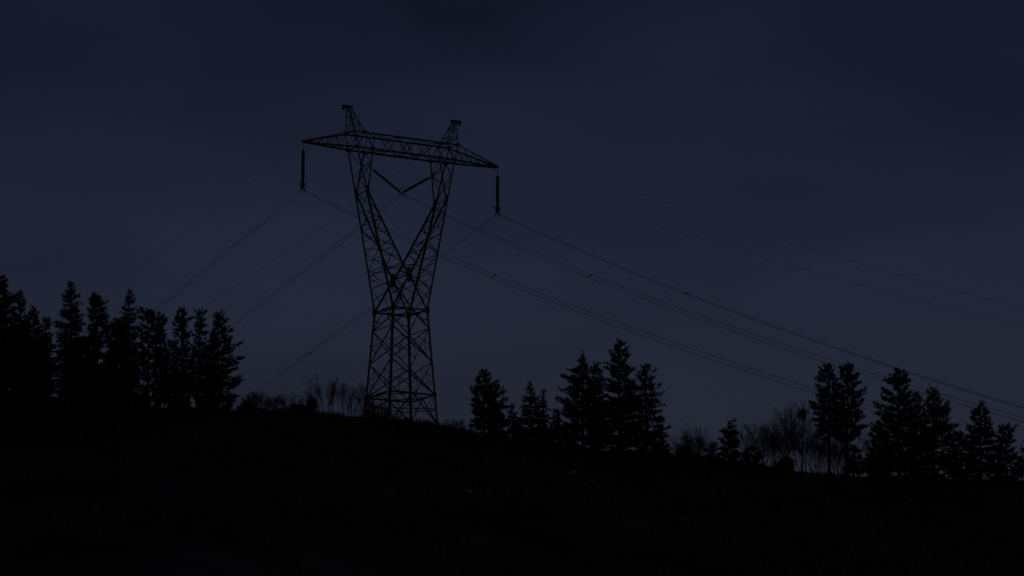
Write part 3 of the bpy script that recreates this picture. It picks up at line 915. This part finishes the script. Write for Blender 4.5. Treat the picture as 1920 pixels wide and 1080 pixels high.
def bush(x0, Y, ytop, hw, label, mat='scrub'):
    rg = np.random.default_rng(int(x0 * 3 + Y * 17))
    X = P(x0, 800, Y).x
    zb = gz(X, Y)
    H = max(.7, P(x0, ytop, Y).z - zb)
    R = hw * Y / F_PX
    root = empty('evergreen_bush', (X, Y, zb))
    tag(root, label, 'bush', 'evergreen bushes on the hillside')
    n = int(260 + 260 * R * H)
    lobes = np.stack([rg.uniform(-.6, .6, 9) * R, rg.uniform(-.6, .6, 9) * R, rg.uniform(.25, .8, 9) * H], 1)
    lobes[0] = (0, 0, H * .78)
    w_ = rg.integers(0, 9, n)
    q = rg.normal(0, 1, (n, 3))
    q /= np.linalg.norm(q, axis=1, keepdims=True)
    pos = lobes[w_] + q * rg.uniform(.35, 1, (n, 1)) * np.array([R * .5, R * .5, H * .24])
    pos[:, 2] = np.maximum(pos[:, 2], .03)
    v, f = tuft_mesh(pos, q + np.array([0, 0, .5]), rg.uniform(.15, .27, n), 6, .5, .15, rg)
    o = obj('leaves', mesh_np('leaves', v, f, 3), mat, root)
    o['kind'] = 'stuff'
    S0 = np.tile([0, 0, -.15], (9, 1)) + rg.normal(0, .05, (9, 3)) * [1, 1, 0]
    v, f = tubes(S0, lobes, .035, .012, 4)
    st = obj('stems', mesh_np('stems', v, f, 4), 'bark', root)
    st['kind'] = 'stuff'
bush(581, 391, 745, 16, 'compact dark evergreen bush next to the leafless young tree')
bush(462, 386, 752, 22, 'round evergreen bush under the last pine of the grove')
bush(330, 378, 742, 26, 'evergreen bush under the pine with domed crown')
bush(385, 379, 745, 22, 'evergreen bush between the trunks at the open end of the grove')
bush(262, 377, 735, 24, 'evergreen bush below the flat topped pine')
bush(560, 388, 765, 22, 'flat evergreen bush on the ridge beside the compact dark bush')
bush(760, 380, 785, 20, 'evergreen bush growing between the pylon legs')
bush(1015, 383, 800, 26, 'evergreen bush at the foot of the small pointed spruce')
bush(1290, 382, 838, 28, 'evergreen bush under the fan shaped shrub past the big clump')
bush(1470, 384, 855, 26, 'evergreen bush at the foot of the bare tree')
bush(1630, 383, 850, 24, 'evergreen bush at the foot of the twin pines')

# ------------------------------------------------------------------ ground cover
def cover(name, n, y0, y1, x_half, size, per, mat, label, cat, up, seed, spread, width, crest=False):
    rg = np.random.default_rng(seed)
    y = rg.uniform(y0, y1, n)
    x = rg.uniform(-x_half, x_half, n)
    # patches
    pt = np.sin(x * .21 + 1.3) * np.sin(y * .17 + x * .06) + np.sin(x * .55 + y * .31) * .6 + rg.normal(0, .5, n)
    k = pt > -.25
    x, y = x[k], y[k]
    c = np.stack([x, y, ground_z(x, y)], 1)
    d = rg.normal(0, .35, (len(x), 3))
    d[:, 2] = up
    d /= np.linalg.norm(d, axis=1, keepdims=True)
    v, f = tuft_mesh(c, d, rg.uniform(*size, len(x)), per, spread, width, rg)
    o = obj(name, mesh_np(name, v, f, 3), mat)
    o['kind'] = 'stuff'
    o['label'] = label
    o['category'] = cat
    return o
cover('grass', 42000, 300, 402, 66, (.22, .55), 6, 'grass', 'dry tufted grass covering the dark hillside', 'grass', 1.0, 3, .34, .05)
cover('undergrowth', 17000, 300, 400, 66, (.35, .8), 8, 'scrub', 'low leafy scrub scattered over the hillside', 'undergrowth', .8, 5, .6, .11)
cover('dry_weeds', 5200, 386, 399, 60, (.45, 1.0), 5, 'grass', 'tall dry weeds fringing the crest of the ridge', 'weeds', 1.4, 9, .22, .022)

def rock(x0, y0, Y, r, label, seed):
    rg = np.random.default_rng(seed)
    p = P(x0, y0, Y)
    z = gz(p.x, p.y)
    bm_v, bm_f = lathe([(-.5, .7), (-.15, 1.0), (.25, .85), (.55, .5), (.68, .2)], 9)
    v = np.array(bm_v)
    v *= 1 + rg.normal(0, .14, (len(v), 1))
    v = v * np.array([1.25, .9, .8]) * r
    me = bpy.data.meshes.new('limestone_rock')
    me.from_pydata([tuple(q) for q in v], [], bm_f)
    o = obj('limestone_rock', me, 'rock', None, (p.x, p.y, z + r * .12))
    o.rotation_euler = (0, 0, rg.uniform(0, 6))
    tag(o, label, 'rock', 'pale rocks on the hillside')
def hill_at(px, py):
    """distance at which a sight line meets the hillside"""
    for Y in np.arange(290, 400, .25):
        p = P(px, py, Y)
        if p.z < gz(p.x, Y):
            return float(Y)
    return 395.0
for i, (x, y, r, lab) in enumerate([(1281, 978, .34, 'pale upright rock alone on the open slope below the bare shrubs'), (1075, 888, .42, 'pale flat rock below the big pine clump'),
        (1110, 905, .36, 'pale rock downhill of the flat rock below the big clump'), (880, 922, .3, 'pale small rock on the slope below the rounded pine'),
        (1706, 942, .32, 'pale rock on the slope below the dense tall pine'), (1338, 930, .3, 'pale rock on the slope below the small dark pine')]):
    rock(x, y, hill_at(x, y), r, lab, 40 + i)
